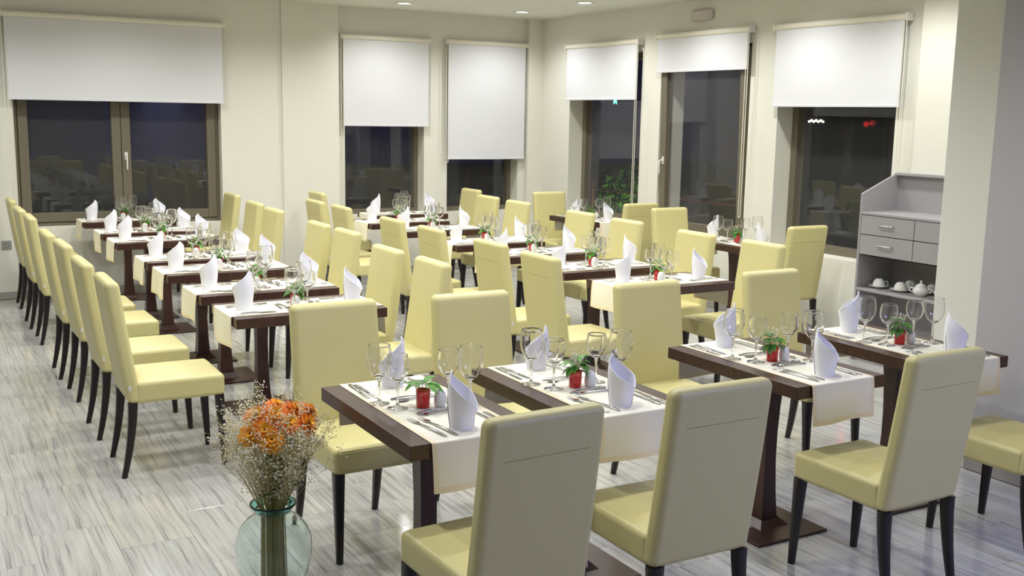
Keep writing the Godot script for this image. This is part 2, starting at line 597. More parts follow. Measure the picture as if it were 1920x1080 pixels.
func blinds() -> void:
	# [label, origin, turn, width, y bottom, y top, cord side]
	var list := [
		["wide white roller blind over the double casement window", Vector3(0.885, 0, -10.705), 0.0, 1.945, 1.838, 2.57, 0, 1.45],
		["white roller blind over the narrow window beside the pier", Vector3(4.152, 0, -10.87), 0.0, 1.005, 1.631, 2.543, 0, 1.3],
		["longest white roller blind, over the narrow window by the corner pillar", Vector3(5.397, 0, -10.87), 0.0, 1.004, 1.267, 2.55, 0, 1.3],
		["white roller blind with two bead cords hanging below it", Vector3(6.56, 0, -10.225), -PI / 2, 1.315, 1.953, 2.51, 1, 1.62],
		["shortest white roller blind, over the tipped casement window", Vector3(6.56, 0, -8.575), -PI / 2, 1.295, 2.215, 2.538, 1, 1.62],
		["white roller blind over the window beside the grey sideboard", Vector3(6.56, 0, -6.93), -PI / 2, 1.345, 1.889, 2.53, 1, 0.9],
	]
	for q in list:
		var o := thing("roller_blind", q[1], q[2])
		tag(o, q[0], "roller blind", "white roller blinds")
		var w: float = q[3]
		var f := MB.new()
		f.rbox(Vector3(w / 2, (q[4] + q[5]) / 2, 0), Vector3(w, q[5] - q[4], 0.0012), 0.0004, Vector3i(6, 6, 0), func(p: Vector3) -> Vector3: return p + Vector3(0, 0, 0.004 * sin(p.x * 3.1) * (q[5] - p.y)), 1)
		part("fabric", f.mesh(), M.blind, o)
		var r := MB.new(true)
		r.tube([Vector3(-0.012, q[5] + 0.026, -0.012), Vector3(w + 0.012, q[5] + 0.026, -0.012)], [0.027], 18)
		part("headrail", r.mesh(), M.blind_rail, o)
		var bar := MB.new()
		bar.rbox(Vector3(w / 2, q[4] + 0.012, 0.001), Vector3(w + 0.004, 0.024, 0.009), 0.004)
		part("bottom_bar", bar.mesh(), M.blind, o)
		for s in 2:
			var bx := MB.new()
			var x: float = -0.022 if s == 0 else w + 0.022
			bx.rbox(Vector3(x, q[5] + 0.026, -0.018), Vector3(0.02, 0.062, 0.078), 0.006)
			part("bracket", bx.mesh(), M.plastic_white if s == q[6] else M.blind_rail, o)
		var cx: float = -0.022 if q[6] == 0 else w + 0.022
		var cord := MB.new(true)
		var cp := []
		var yb: float = q[5] - q[7]
		for p in [[-0.014, q[5] + 0.02], [-0.014, yb], [-0.010, yb - 0.012], [0.0, yb - 0.016], [0.010, yb - 0.012], [0.014, yb], [0.014, q[5] + 0.02]]:
			cp.append(Vector3(cx - 0.01 * (1.0 if q[6] == 1 else -1.0) + p[0], p[1], 0.012))
		cord.tube(cp, [0.0034], 6)
		part("cord", cord.mesh(), M.blind_rail, o)


# ------------------------------------------------------------------ outside, seen through the dark glass
func outside() -> void:
	var g := MB.new()
	g.box(Vector3(-30, -0.6, -40), Vector3(40, -0.3, 20))
	structure("ground", g, M.asphalt, "dark paved ground outside the windows at night")
	for q in [[Vector3(-6, -0.3, -24), Vector3(3.2, 7, -20), "dark apartment block outside the double window"], [Vector3(16, -0.3, -16), Vector3(20, 5, 2), "dark neighbouring house outside the right windows"]]:
		var o := thing("neighbouring_building", Vector3.ZERO)
		tag(o, q[2], "building", "buildings outside in the dark")
		var lo: Vector3 = q[0]
		var hi: Vector3 = q[1]
		var wl := MB.new()
		wl.box(lo, hi)
		part("wall", wl.mesh(), M.facade, o)
		var rf := MB.new()
		rf.box(lo + Vector3(-0.3, hi.y - lo.y, -0.3), Vector3(hi.x + 0.3, hi.y + 0.25, hi.z + 0.3))
		part("roof", rf.mesh(), M.facade, o)
		var wide := hi.x - lo.x > 5.0
		for k in 4:
			for j in 2:
				var wn := MB.new()
				if wide:
					var x := lo.x + 0.9 + k * 2.1
					wn.box(Vector3(x, 0.9 + j * 3.0, hi.z - 0.02), Vector3(x + 1.2, 2.2 + j * 3.0, hi.z + 0.03))
				else:
					var z := lo.z + 1.2 + k * 4.2
					wn.box(Vector3(lo.x - 0.03, 0.8 + j * 2.4, z), Vector3(lo.x + 0.02, 1.9 + j * 2.4, z + 1.3))
				part("window", wn.mesh(), M.frame_dark, o)
	# balcony railing and a lit bush outside the narrow right window
	var rail := thing("balcony_railing", Vector3(7.75, -0.3, -10.9))
	tag(rail, "rust coloured horizontal bar railing outside the narrow right window", "railing")
	for k in 4:
		var t := MB.new(true)
		t.tube([Vector3(0, 0.35 + 0.27 * k, -4.0), Vector3(0, 0.35 + 0.27 * k, 3.0)], [0.012], 8)
		part("rail", t.mesh(), M.rust, rail)
	for k in 5:
		var t := MB.new()
		t.box(Vector3(-0.02, 0, -4.0 + 1.75 * k - 0.02), Vector3(0.02, 1.25, -4.0 + 1.75 * k + 0.02), 0.003)
		part("post", t.mesh(), M.rust, rail)
	var bush := thing("garden_bush", Vector3(8.75, 0.0, -12.05))
	tag(bush, "bright green leafy bush lit by a lamp outside the narrow right window", "bush")
	var st := MB.new(true)
	st.tube([Vector3(0, 0, 0), Vector3(0.02, 0.6, 0.02), Vector3(0.0, 1.0, 0.05)], [0.035, 0.025, 0.01], 7)
	part("trunk", st.mesh(), M.rust, bush)
	var lv := MB.new(true)
	leaf_into(lv, Transform3D(), 0.085, 0.04, 0.25, 4)
	var mm := MultiMesh.new()
	mm.transform_format = MultiMesh.TRANSFORM_3D
	mm.mesh = lv.mesh()
	mm.instance_count = 900
	for i in 900:
		var d := Vector3(rng.randfn(), rng.randfn(), rng.randfn()).normalized() * pow(rng.randf(), 0.4)
		var bs := Basis.from_euler(Vector3(rng.randf() * TAU, rng.randf() * TAU, rng.randf() * TAU))
		mm.set_instance_transform(i, Transform3D(bs, Vector3(d.x * 0.4, 0.62 + d.y * 0.5, d.z * 0.4)))
	var mi := MultiMeshInstance3D.new()
	mi.name = "leaves"
	mi.multimesh = mm
	mi.material_override = M.bush
	mi.set_meta("kind", "stuff")
	bush.add_child(mi)
	var gl := thing("unseen_garden_lamp", Vector3(8.3, -0.3, -11.15))  # lamp out of view, placed to light the bush
	tag(gl, "short garden lamp out of view, placed to light the bush outside", "garden lamp")
	var po := MB.new(true)
	po.tube([Vector3(0, 0, 0), Vector3(0, 0.5, 0)], [0.02], 8)
	part("post", po.mesh(), M.frame_dark, gl)
	var bu := MB.new(true)
	bu.lathe([Vector2(0, -0.05), Vector2(0.036, -0.036), Vector2(0.05, 0), Vector2(0.036, 0.036), Vector2(0, 0.05)], 12, Vector3(0, 0.55, 0))
	part("bulb", bu.mesh(), M.lamp_glow, gl)
	var l := OmniLight3D.new()
	l.name = "unseen_garden_light"
	l.position = Vector3(0, 0.55, 0)
	l.light_color = c8(255, 244, 190)
	l.light_energy = 0.8
	l.omni_range = 8.0
	l.omni_attenuation = 2.0
	l.light_size = 0.05
	l.shadow_enabled = true
	gl.add_child(l)

	hanging_lights()

# star lantern outside the right windows; bulbs and red globes stand in for reflections
func hanging_lights() -> void:
	mat("star_glow", c8(170, 255, 235), 0.5, {"emission_enabled": true, "emission": c8(120, 255, 225), "emission_energy_multiplier": 1.6})
	mat("reflected_red_glow", c8(90, 16, 16), 0.5, {"emission_enabled": true, "emission": c8(255, 70, 70), "emission_energy_multiplier": 0.12})
	mat("reflected_bulb_glow", c8(255, 250, 240), 0.5, {"emission_enabled": true, "emission": c8(255, 250, 235), "emission_energy_multiplier": 1.2})
	for q in [["star_lantern", Vector3(8.4, 2.0, -11.87), "star_glow", "pale turquoise star lantern shining outside below the blind with bead cords", "lantern", c8(140, 255, 230)], ["bulb_reflection", Vector3(9.0, 1.766, -8.8), "reflected_bulb_glow", "small glowing bulbs standing in for reflected lights in the window by the sideboard", "reflected light", c8(255, 250, 235)], ["red_reflection", Vector3(9.0, 1.75, -8.03), "reflected_red_glow", "two dim red globes standing in for reflected lights in the window by the sideboard", "lantern", c8(255, 70, 60)]]:
		var o := thing(q[0], q[1])
		tag(o, q[3], q[4])
		var cb := MB.new(true)
		cb.tube([Vector3(0, 0.03, 0), Vector3(0, 1.6, 0)], [0.004], 5)
		part("cable", cb.mesh(), M.frame_dark, o)
		if q[0] == "star_lantern":
			var st := MB.new(true)
			var ring := []
			for i in 10:
				var r := 0.075 if i % 2 == 0 else 0.032
				ring.append(Vector3(0, cos(TAU * i / 10) * r, sin(TAU * i / 10) * r))
			for i in 10:
				st.tri(Vector3(0.025, 0, 0), ring[i], ring[(i + 1) % 10], -1)
				st.tri(Vector3(-0.025, 0, 0), ring[(i + 1) % 10], ring[i], -1)
			part("star", st.mesh(), M[q[2]], o)
		else:
			for k in (7 if q[0] == "bulb_reflection" else 2):
				var bm := MB.new(true)
				var rr := 0.016 if q[0] == "bulb_reflection" else 0.034
				var z := -0.105 + 0.035 * k if q[0] == "bulb_reflection" else -0.045 + 0.09 * k
				bm.lathe([Vector2(0, -rr), Vector2(rr * 0.75, -rr * 0.65), Vector2(rr, 0), Vector2(rr * 0.7, rr * 0.7), Vector2(0, rr)], 10, Vector3(0, 0.012 * (k % 2), z))
				part("bulb", bm.mesh(), M[q[2]], o)
			var bar := MB.new(true)
			bar.tube([Vector3(0, 0.03, -0.12), Vector3(0, 0.03, 0.12)], [0.004], 5)
			part("bar", bar.mesh(), M.frame_dark, o)
		var l := OmniLight3D.new()
		l.name = "glow_light"
		l.position = Vector3(-0.06, 0, 0)
		l.light_color = q[5]
		l.light_energy = 0.02
		l.light_size = 0.05
		l.omni_range = 10.0
		l.omni_attenuation = 2.0
		l.shadow_enabled = true
		o.add_child(l)


# a pointed leaf along +z of its own frame, curling down
func leaf_into(m: MB, t: Transform3D, length: float, width: float, droop: float, n := 6, col := Color.WHITE) -> void:
	var top := []
	for k in n + 1:
		var s := float(k) / n
		var w := width * pow(sin(PI * clampf(s * 0.93 + 0.05, 0.0, 1.0)), 0.8) * (1.0 - 0.25 * s)
		var y := -droop * length * s * s
		var z := length * s
		top.append([Vector3(-w / 2, y + w * 0.12, z), Vector3(0, y, z), Vector3(w / 2, y + w * 0.12, z)])
	for side in 2:
		var dy := Vector3(0, 0.0004 if side == 0 else -0.0004, 0)
		for k in n:
			for i in 2:
				var a: Vector3 = t * (top[k][i] + dy)
				var b: Vector3 = t * (top[k][i + 1] + dy)
				var c: Vector3 = t * (top[k + 1][i + 1] + dy)
				var d: Vector3 = t * (top[k + 1][i] + dy)
				if side == 0:
					m.quad(a, d, c, b, 1, col)
				else:
					m.quad(a, b, c, d, 2, col)


# ------------------------------------------------------------------ prototypes
func make_chair() -> Node3D:
	var o := Node3D.new()
	var lean := func(p: Vector3) -> Vector3:
		var t := (p.y - 0.365) / 0.605
		return Vector3(p.x * (1.0 - 0.02 * t * t), p.y, p.z + 0.088 * t + 0.004 * sin(PI * t))
	var bk := MB.new()
	bk.rbox(Vector3(0, 0.6675, 0.1985), Vector3(0.402, 0.605, 0.069), 0.028, Vector3i(1, 5, 0), lean, 3)
	var back := part("backrest", bk.mesh(), M.leather, o)
	var dome := func(p: Vector3) -> Vector3:
		var u := clampf(1.0 - pow(p.x / 0.2, 2.0), 0, 1) * clampf(1.0 - pow((p.z + 0.02) / 0.22, 2.0), 0, 1)
		return p + Vector3(0, 0.010 * u * clampf((p.y - 0.4) / 0.07, 0, 1), 0)
	var se := MB.new()
	se.rbox(Vector3(0, 0.4195, -0.0165), Vector3(0.402, 0.109, 0.432), 0.022, Vector3i(4, 1, 4), dome, 3)
	var seat := part("seat", se.mesh(), M.leather, o)
	var sm := MB.new(true)
	var path := []
	for q in [Vector2(-0.196, 0.15), Vector2(-0.196, -0.2), Vector2(-0.19, -0.222), Vector2(-0.17, -0.2295), Vector2(0.17, -0.2295), Vector2(0.19, -0.222), Vector2(0.196, -0.2), Vector2(0.196, 0.15)]:
		path.append(Vector3(q.x, 0.464, q.y))
	sm.tube(path, [0.0016], 4)
	part("seam", sm.mesh(), M.leather, seat)
	var st := MB.new(true)
	var p2 := []
	for i in 9:
		var x := -0.196 + 0.392 * i / 8.0
		p2.append(lean.call(Vector3(x, 0.845, 0.2331 - (0.02 if i % 8 == 0 else 0.0))))
	st.tube(p2, [0.0011], 4)
	part("stitch_line", st.mesh(), M.stitch, back)
	var tg := MB.new()
	tg.rbox(Vector3(0.204, 0.45, 0.226), Vector3(0.0015, 0.026, 0.012), 0.0005, Vector3i.ZERO, null, 1)
	part("fabric_tag", tg.mesh(), M.plastic_white, back, Vector3.ZERO, "tiny white fabric tag")
	for s in [-1.0, 1.0]:
		for front in [true, false]:
			var lg := MB.new(true)
			var rings := []
			var n := 7
			for k in n:
				var t := 1.0 - k / (n - 1.0)      # 1 at the floor, first ring at the floor
				var w := lerpf(0.0215, 0.0125, t)
				var z: float
				if front:
					z = lerpf(-0.2055, -0.2245, t)
				else:
					z = 0.2115 + 0.052 * pow(t, 1.7)
				var x: float = s * lerpf(0.176, 0.181, t)
				rings.append(sq_ring(Vector3(x, 0.37 * (1.0 - t), z), w, w, 0.004))
			lg.loft(rings, true, 0)
			part("leg", lg.mesh(), M.leg_wood, o)
	return o

func sq_ring(c: Vector3, hx: float, hz: float, r: float) -> Array:
	return [c + Vector3(hx, 0, hz - r), c + Vector3(hx, 0, -hz + r), c + Vector3(hx - r, 0, -hz), c + Vector3(-hx + r, 0, -hz), c + Vector3(-hx, 0, -hz + r), c + Vector3(-hx, 0, hz - r), c + Vector3(-hx + r, 0, hz), c + Vector3(hx - r, 0, hz)]

func make_table() -> Node3D:
	var o := Node3D.new()
	var t := MB.new()
	t.rbox(Vector3(0, TOP - 0.026, 0), Vector3(TW, 0.052, TL), 0.003, Vector3i.ZERO, null, 1)
	part("tabletop", t.mesh(), M.wenge, o)
	var col := MB.new(true)
	var prof := [[0.016, 0.047], [0.06, 0.043], [0.16, 0.037], [0.3, 0.032], [0.42, 0.032], [0.54, 0.036], [0.63, 0.041], [0.698, 0.048]]
	for side in 4:
		var bs := Basis(Vector3.UP, PI / 2 * side)
		for k in prof.size() - 1:
			var a: float = prof[k][1]
			var b: float = prof[k + 1][1]
			col.quad(bs * Vector3(-a, prof[k][0], a), bs * Vector3(a, prof[k][0], a), bs * Vector3(b, prof[k + 1][0], b), bs * Vector3(-b, prof[k + 1][0], b), side + 1)
	part("column", col.mesh(), M.wenge, o)
	var ft := MB.new(true)
	for side in 4:
		var bs := Basis(Vector3.UP, PI / 2 * side)
		ft.quad(bs * Vector3(-0.082, 0.011, 0.082), bs * Vector3(0.082, 0.011, 0.082), bs * Vector3(0.05, 0.042, 0.05), bs * Vector3(-0.05, 0.042, 0.05), -1)
	part("foot_collar", ft.mesh(), M.wenge, o)
	var pl := MB.new()
	pl.rbox(Vector3(0, 0.006, 0), Vector3(0.40, 0.012, 0.40), 0.003, Vector3i.ZERO, null, 1)
	part("base_plate", pl.mesh(), M.base_metal, o)
	return o

func make_runner(ph: float) -> Node3D:
	var o := Node3D.new()
	var L := TL / 2 + 0.001
	var bend := func(p: Vector3) -> Vector3:
		var s := absf(p.z) - L
		var sg := signf(p.z)
		var h := p.y                     # height above the cloth's middle
		if s <= 0.0:
			return Vector3(p.x, TOP + 0.0012 + h, p.z)
		var r := 0.006
		var arc := r * PI / 2
		if s < arc:
			var f := s / r
			return Vector3(p.x, TOP + 0.0012 - r + (r + h) * cos(f), sg * (L + (r + h) * sin(f)))
		var d := s - arc
		var wv := 0.010 * sin(p.x * 19.0 + ph + sg * 1.3) * clampf(d / 0.15, 0, 1) + 0.03 * d
		return Vector3(p.x * (1.0 - 0.02 * d / 0.15), TOP + 0.0012 - r - d, sg * (L + r + h + wv + 0.004 * clampf(d * 20, 0, 1)))
	var half := L + 0.168
	var zs := PackedFloat32Array([-half + 0.06, -half + 0.1, -L - 0.03, -L - 0.0094, -L - 0.006, -L - 0.003, -L, -L + 0.002, L - 0.002, L, L + 0.003, L + 0.006, L + 0.0094, L + 0.03, half - 0.1, half - 0.06])
	var xs := PackedFloat32Array()
	for i in 9:
		xs.append(-0.14 + 0.035 * i)
	var cl := MB.new()
	cl.rbox(Vector3.ZERO, Vector3(0.345, 0.0016, half * 2), 0.0007, Vector3i.ZERO, bend, 1, [xs, [], zs])
	part("cloth", cl.mesh(), M.runner, o)
	var hm := MB.new()
	for s in [-1.0, 1.0]:
		var zc := PackedFloat32Array()
		for z in zs:
			zc.append(z)
		hm.rbox(Vector3(s * 0.164, 0.0002, 0), Vector3(0.019, 0.0024, half * 2), 0.0009, Vector3i.ZERO, bend, 1, [[], [], zc])
		hm.rbox(Vector3(0, 0.0002, s * (half - 0.0095)), Vector3(0.345, 0.0024, 0.02), 0.0009, Vector3i.ZERO, bend, 1, [xs, [], []])
	part("hem", hm.mesh(), M.hem, o)
	return o

# a napkin wrapped into a tube that rises to a point at angle 0 (+z of its own frame)
func make_napkin(kind: int) -> Node3D:
	var o := Node3D.new()
	var low: float = [0.06, 0.066, 0.078][kind]
	var tall: float = [0.195, 0.185, 0.205][kind]
	var sharp: float = [1.1, 1.25, 1.0][kind]
	var hgt := func(f: float) -> float: return low + (tall - low) * pow(1.0 - (sqrt(f * f + 0.015) - 0.09) / PI, sharp)
	var at := func(f: float, v: float, off: float) -> Vector3:
		var h: float = hgt.call(f) * v
		var r: float = 0.0405 + 0.007 * sin(h / 0.2 * 2.4) + 0.010 * v * absf(sin(f)) + off
		r *= 1.0 - 0.20 * pow(clampf((h - 0.12) / 0.085, 0, 1), 1.4)
		var wob := 0.0022 * sin(f * 5.0 + v * 4.0 + kind) * v
		return Vector3(sin(f) * (r * 1.06 + wob), h, cos(f) * (r * 0.92 + wob) - 0.010 * v * v + 0.012 * clampf(h / 0.2, 0, 1))
	var m := MB.new(true)
	var nf := 36
	var nv := 10
	for side in 2:
		var off := 0.0011 if side == 0 else -0.0011
		for i in nf:
			var f0 := -PI + TAU * i / nf
			var f1 := -PI + TAU * (i + 1) / nf
			for j in nv:
				var v0 := float(j) / nv
				var v1 := float(j + 1) / nv
				var q := [at.call(f0, v0, off), at.call(f1, v0, off), at.call(f1, v1, off), at.call(f0, v1, off)]
				if side == 0:
					m.quad(q[0], q[1], q[2], q[3], 1)
				else:
					m.quad(q[3], q[2], q[1], q[0], 2)
	part("wrap", m.mesh(), M.napkin, o)
	var rim := MB.new(true)
	var path := []
	for i in nf + 1:
		path.append(at.call(-PI + TAU * i / nf, 1.0, 0.0))
	rim.tube(path, [0.0024], 6, 0, false)
	part("rolled_edge", rim.mesh(), M.napkin, o)
	# the last flap, laid diagonally round the front
	var fl := MB.new(true)
	var fs := 14
	for i in fs:
		var g0 := -2.9 + 3.3 * i / fs
		var g1 := -2.9 + 3.3 * (i + 1) / fs
		for j in 5:
			var qs := []
			for c in [[g0, j], [g1, j], [g1, j + 1], [g0, j + 1]]:
				var t: float = (c[0] + 2.9) / 3.3
				var fr: float = clampf((0.035 + 0.075 * t) / hgt.call(c[0]), 0.0, 0.96)
				qs.append(at.call(c[0], fr * c[1] / 5.0, 0.0032 - (0.0016 if c[1] == 5 else 0.0)))
			fl.quad(qs[0], qs[1], qs[2], qs[3], 3)
	part("flap", fl.mesh(), M.napkin, o)
	return o

func make_glass(big: bool) -> Node3D:
	var o := Node3D.new()
	var k := 1.0 if big else 0.9
	var stem := 0.092 if big else 0.094
	var bowl := MB.new(true)
	var R := 0.0455 * k
	var bh := 0.125 if big else 0.1
	var prof := []
	for q in [[0.22, 0.03], [0.48, 0.1], [0.74, 0.22], [0.92, 0.36], [1.0, 0.52], [0.99, 0.66], [0.94, 0.82], [0.88, 0.94], [0.855, 1.0]]:
		prof.append(Vector2(R * q[0], stem + bh * q[1]))
	var shell := prof.duplicate()
	for i in range(prof.size() - 1, -1, -1):
		if i == prof.size() - 1:
			shell.append(prof[i] + Vector2(-0.0001, 0.0006))
			shell.append(prof[i] + Vector2(-0.0006, 0.0009))
			shell.append(prof[i] + Vector2(-0.0011, 0.0006))
		shell.append(prof[i] - Vector2(0.0012, -0.0006 if i < 3 else 0.0))
	shell.append(prof[0])
	bowl.lathe(shell, 32)
	part("bowl", bowl.mesh(), M.solid_glass, o)
	var s := MB.new(true)
	s.lathe([Vector2(0.0, 0.0005), Vector2(0.037, 0.0005), Vector2(0.0378, 0.0018), Vector2(0.036, 0.003), Vector2(0.02, 0.0058), Vector2(0.008, 0.011), Vector2(0.0046, 0.02), Vector2(0.0038, stem * 0.5), Vector2(0.0048, stem * 0.85), Vector2(0.0085, stem + 0.003), Vector2(R * 0.36, stem + bh * 0.075), Vector2(R * 0.5, stem + bh * 0.115), Vector2(R * 0.46, stem + bh * 0.115), Vector2(R * 0.2, stem + bh * 0.06), Vector2(0.0, stem + bh * 0.05)], 24)
	part("stem", s.mesh(), M.solid_glass, o)
	return o

# cutlery lies along z, handle end at +z; y = 0 is the cloth
func make_fork(len: float) -> Mesh:
	var m := MB.new(true)
	handle_into(m, len * 0.28 - len / 2, len / 2, 0.0035, 0.0075)
	var z0 := -len / 2
	var neck := z0 + len * 0.30
	var rings := []
	for q in [[neck, 0.003, 0.004], [z0 + len * 0.25, 0.007, 0.0045], [z0 + len * 0.21, 0.0105, 0.0035], [z0 + len * 0.17, 0.0112, 0.0025]]:
		rings.append([Vector3(q[1], q[2], q[0]), Vector3(q[1], q[2] + 0.0016, q[0]), Vector3(-q[1], q[2] + 0.0016, q[0]), Vector3(-q[1], q[2], q[0])])
	for r in rings:
		r.reverse()
	m.loft(rings, true, -1)
	for k in 4:
		var x := -0.0096 + 0.0064 * k
		m.tube([Vector3(x, 0.0033, z0 + len * 0.175), Vector3(x, 0.0026, z0 + len * 0.1), Vector3(x * 0.97, 0.004, z0 + len * 0.03), Vector3(x * 0.96, 0.0062, z0)], [0.0013, 0.0013, 0.0011, 0.0006], 5)
	return m.mesh()

func handle_into(m: MB, z0: float, z1: float, w0: float, w1: float) -> void:
	var rings := []
	for k in 7:
		var t := k / 6.0
		var w := lerpf(w0, w1, pow(t, 1.4)) * (1.0 if k < 6 else 0.75)
		var y := 0.0035 + 0.0035 * sin(PI * t)
		var z := lerpf(z0, z1, t)
		var th := 0.0016
		rings.append([Vector3(w, y - th, z), Vector3(w * 1.05, y, z), Vector3(w * 0.6, y + th, z), Vector3(-w * 0.6, y + th, z), Vector3(-w * 1.05, y, z), Vector3(-w, y - th, z)])
	m.loft(rings, true, 0)

func make_knife(len: float) -> Mesh:
	var m := MB.new(true)
	handle_into(m, -0.02, len / 2, 0.005, 0.0082)
	var rings := []
	for q in [[-0.015, 0.0045, -0.0045], [-0.03, 0.0085, -0.006], [-len * 0.35, 0.0095, -0.006], [-len * 0.45, 0.0075, -0.0055], [-len / 2, -0.003, -0.0052]]:
		rings.append([Vector3(q[2], 0.0012, q[0]), Vector3(q[1], 0.0016, q[0]), Vector3(q[1], 0.0022, q[0]), Vector3(q[2], 0.0034, q[0])])
	m.loft(rings, true, -1)
	return m.mesh()

func make_spoon(len: float) -> Mesh:
	var m := MB.new(true)
	handle_into(m, -len / 2 + len * 0.3, len / 2, 0.003, 0.0075)
	var rings := []
	for k in 8:
		var t := k / 7.0
		var w := 0.0165 * sqrt(maxf(0.02, 1.0 - pow(2.0 * t - 1.0, 2.0)))
		var z := -len / 2 + len * 0.3 * (1.0 - t)
		var y := 0.0028
		rings.append([Vector3(-w, y + 0.003, z), Vector3(-w * 0.5, y - 0.001, z), Vector3(w * 0.5, y - 0.001, z), Vector3(w, y + 0.003, z), Vector3(w * 0.45, y + 0.0006, z), Vector3(-w * 0.45, y + 0.0006, z)])
	m.loft(rings, true, 0)
	return m.mesh()

func make_plant(kind: int) -> Node3D:
	var o := Node3D.new()
	var p := MB.new(true)
	p.lathe([Vector2(0.0, 0.001), Vector2(0.023, 0.001), Vector2(0.0245, 0.003), Vector2(0.0258, 0.06), Vector2(0.0262, 0.066), Vector2(0.0235, 0.066), Vector2(0.0225, 0.058), Vector2(0.0, 0.058)], 24, Vector3.ZERO, 0)
	part("cup", p.mesh(), M.red_pot, o)
	var st := MB.new(true)
	var n: int = [11, 22, 20][kind]
	var r := RandomNumberGenerator.new()
	r.seed = 50 + kind
	for k in n:
		var a := TAU * k / n * 2.4 + r.randf() * 0.6
		var tier := float(k) / n
		var up := (0.03 if kind == 0 else 0.012 + 0.05 * tier) * (0.7 + 0.5 * r.randf())
		var out := (0.026 - 0.016 * tier) * (0.8 + 0.5 * r.randf())
		var base := Vector3(sin(a) * 0.012, 0.056, cos(a) * 0.012)
		var tip := Vector3(sin(a) * out, 0.058 + up, cos(a) * out)
		st.tube([base, tip], [0.0011, 0.0008], 4)
		var lf := MB.new(true)
		var ln: float = [0.05, 0.036, 0.035][kind] * (0.8 + 0.45 * r.randf())
		var pitch := -0.75 + 1.2 * tier if kind > 0 else -0.15 + 0.7 * tier
		leaf_into(lf, Transform3D(), ln, ln * (0.6 if kind == 0 else 0.74), 0.75 if kind == 0 else 0.6, 5)
		var l := part("leaf", lf.mesh(), M.leaf if r.randf() < 0.6 else M.leaf_dark, o, tip)
		l.basis = Basis(Vector3.UP, a) * Basis(Vector3.RIGHT, -pitch - 0.3)
	part("twigs", st.mesh(), M.stem, o).set_meta("kind", "stuff")
	if kind == 1:
		var fm := MB.new(true)
		for k in 26:
			var d := Vector3(r.randfn() * 0.016 - 0.01, 0.118 + r.randf() * 0.03, r.randfn() * 0.016)
			fm.lathe([Vector2(0, -0.0026), Vector2(0.0026, 0), Vector2(0, 0.0026)], 6, d)
			fm.tube([Vector3(0, 0.06, 0), d], [0.0004], 3)
		part("florets", fm.mesh(), M.floret, o).set_meta("kind", "stuff")
	return o

func make_shaker() -> Mesh:
	var m := MB.new(true)
	m.lathe([Vector2(0.0, 0.0005), Vector2(0.017, 0.0005), Vector2(0.0205, 0.004), Vector2(0.0225, 0.018), Vector2(0.0222, 0.034), Vector2(0.0195, 0.048), Vector2(0.014, 0.058), Vector2(0.007, 0.0628), Vector2(0.0, 0.064)], 24)
	return m.mesh()


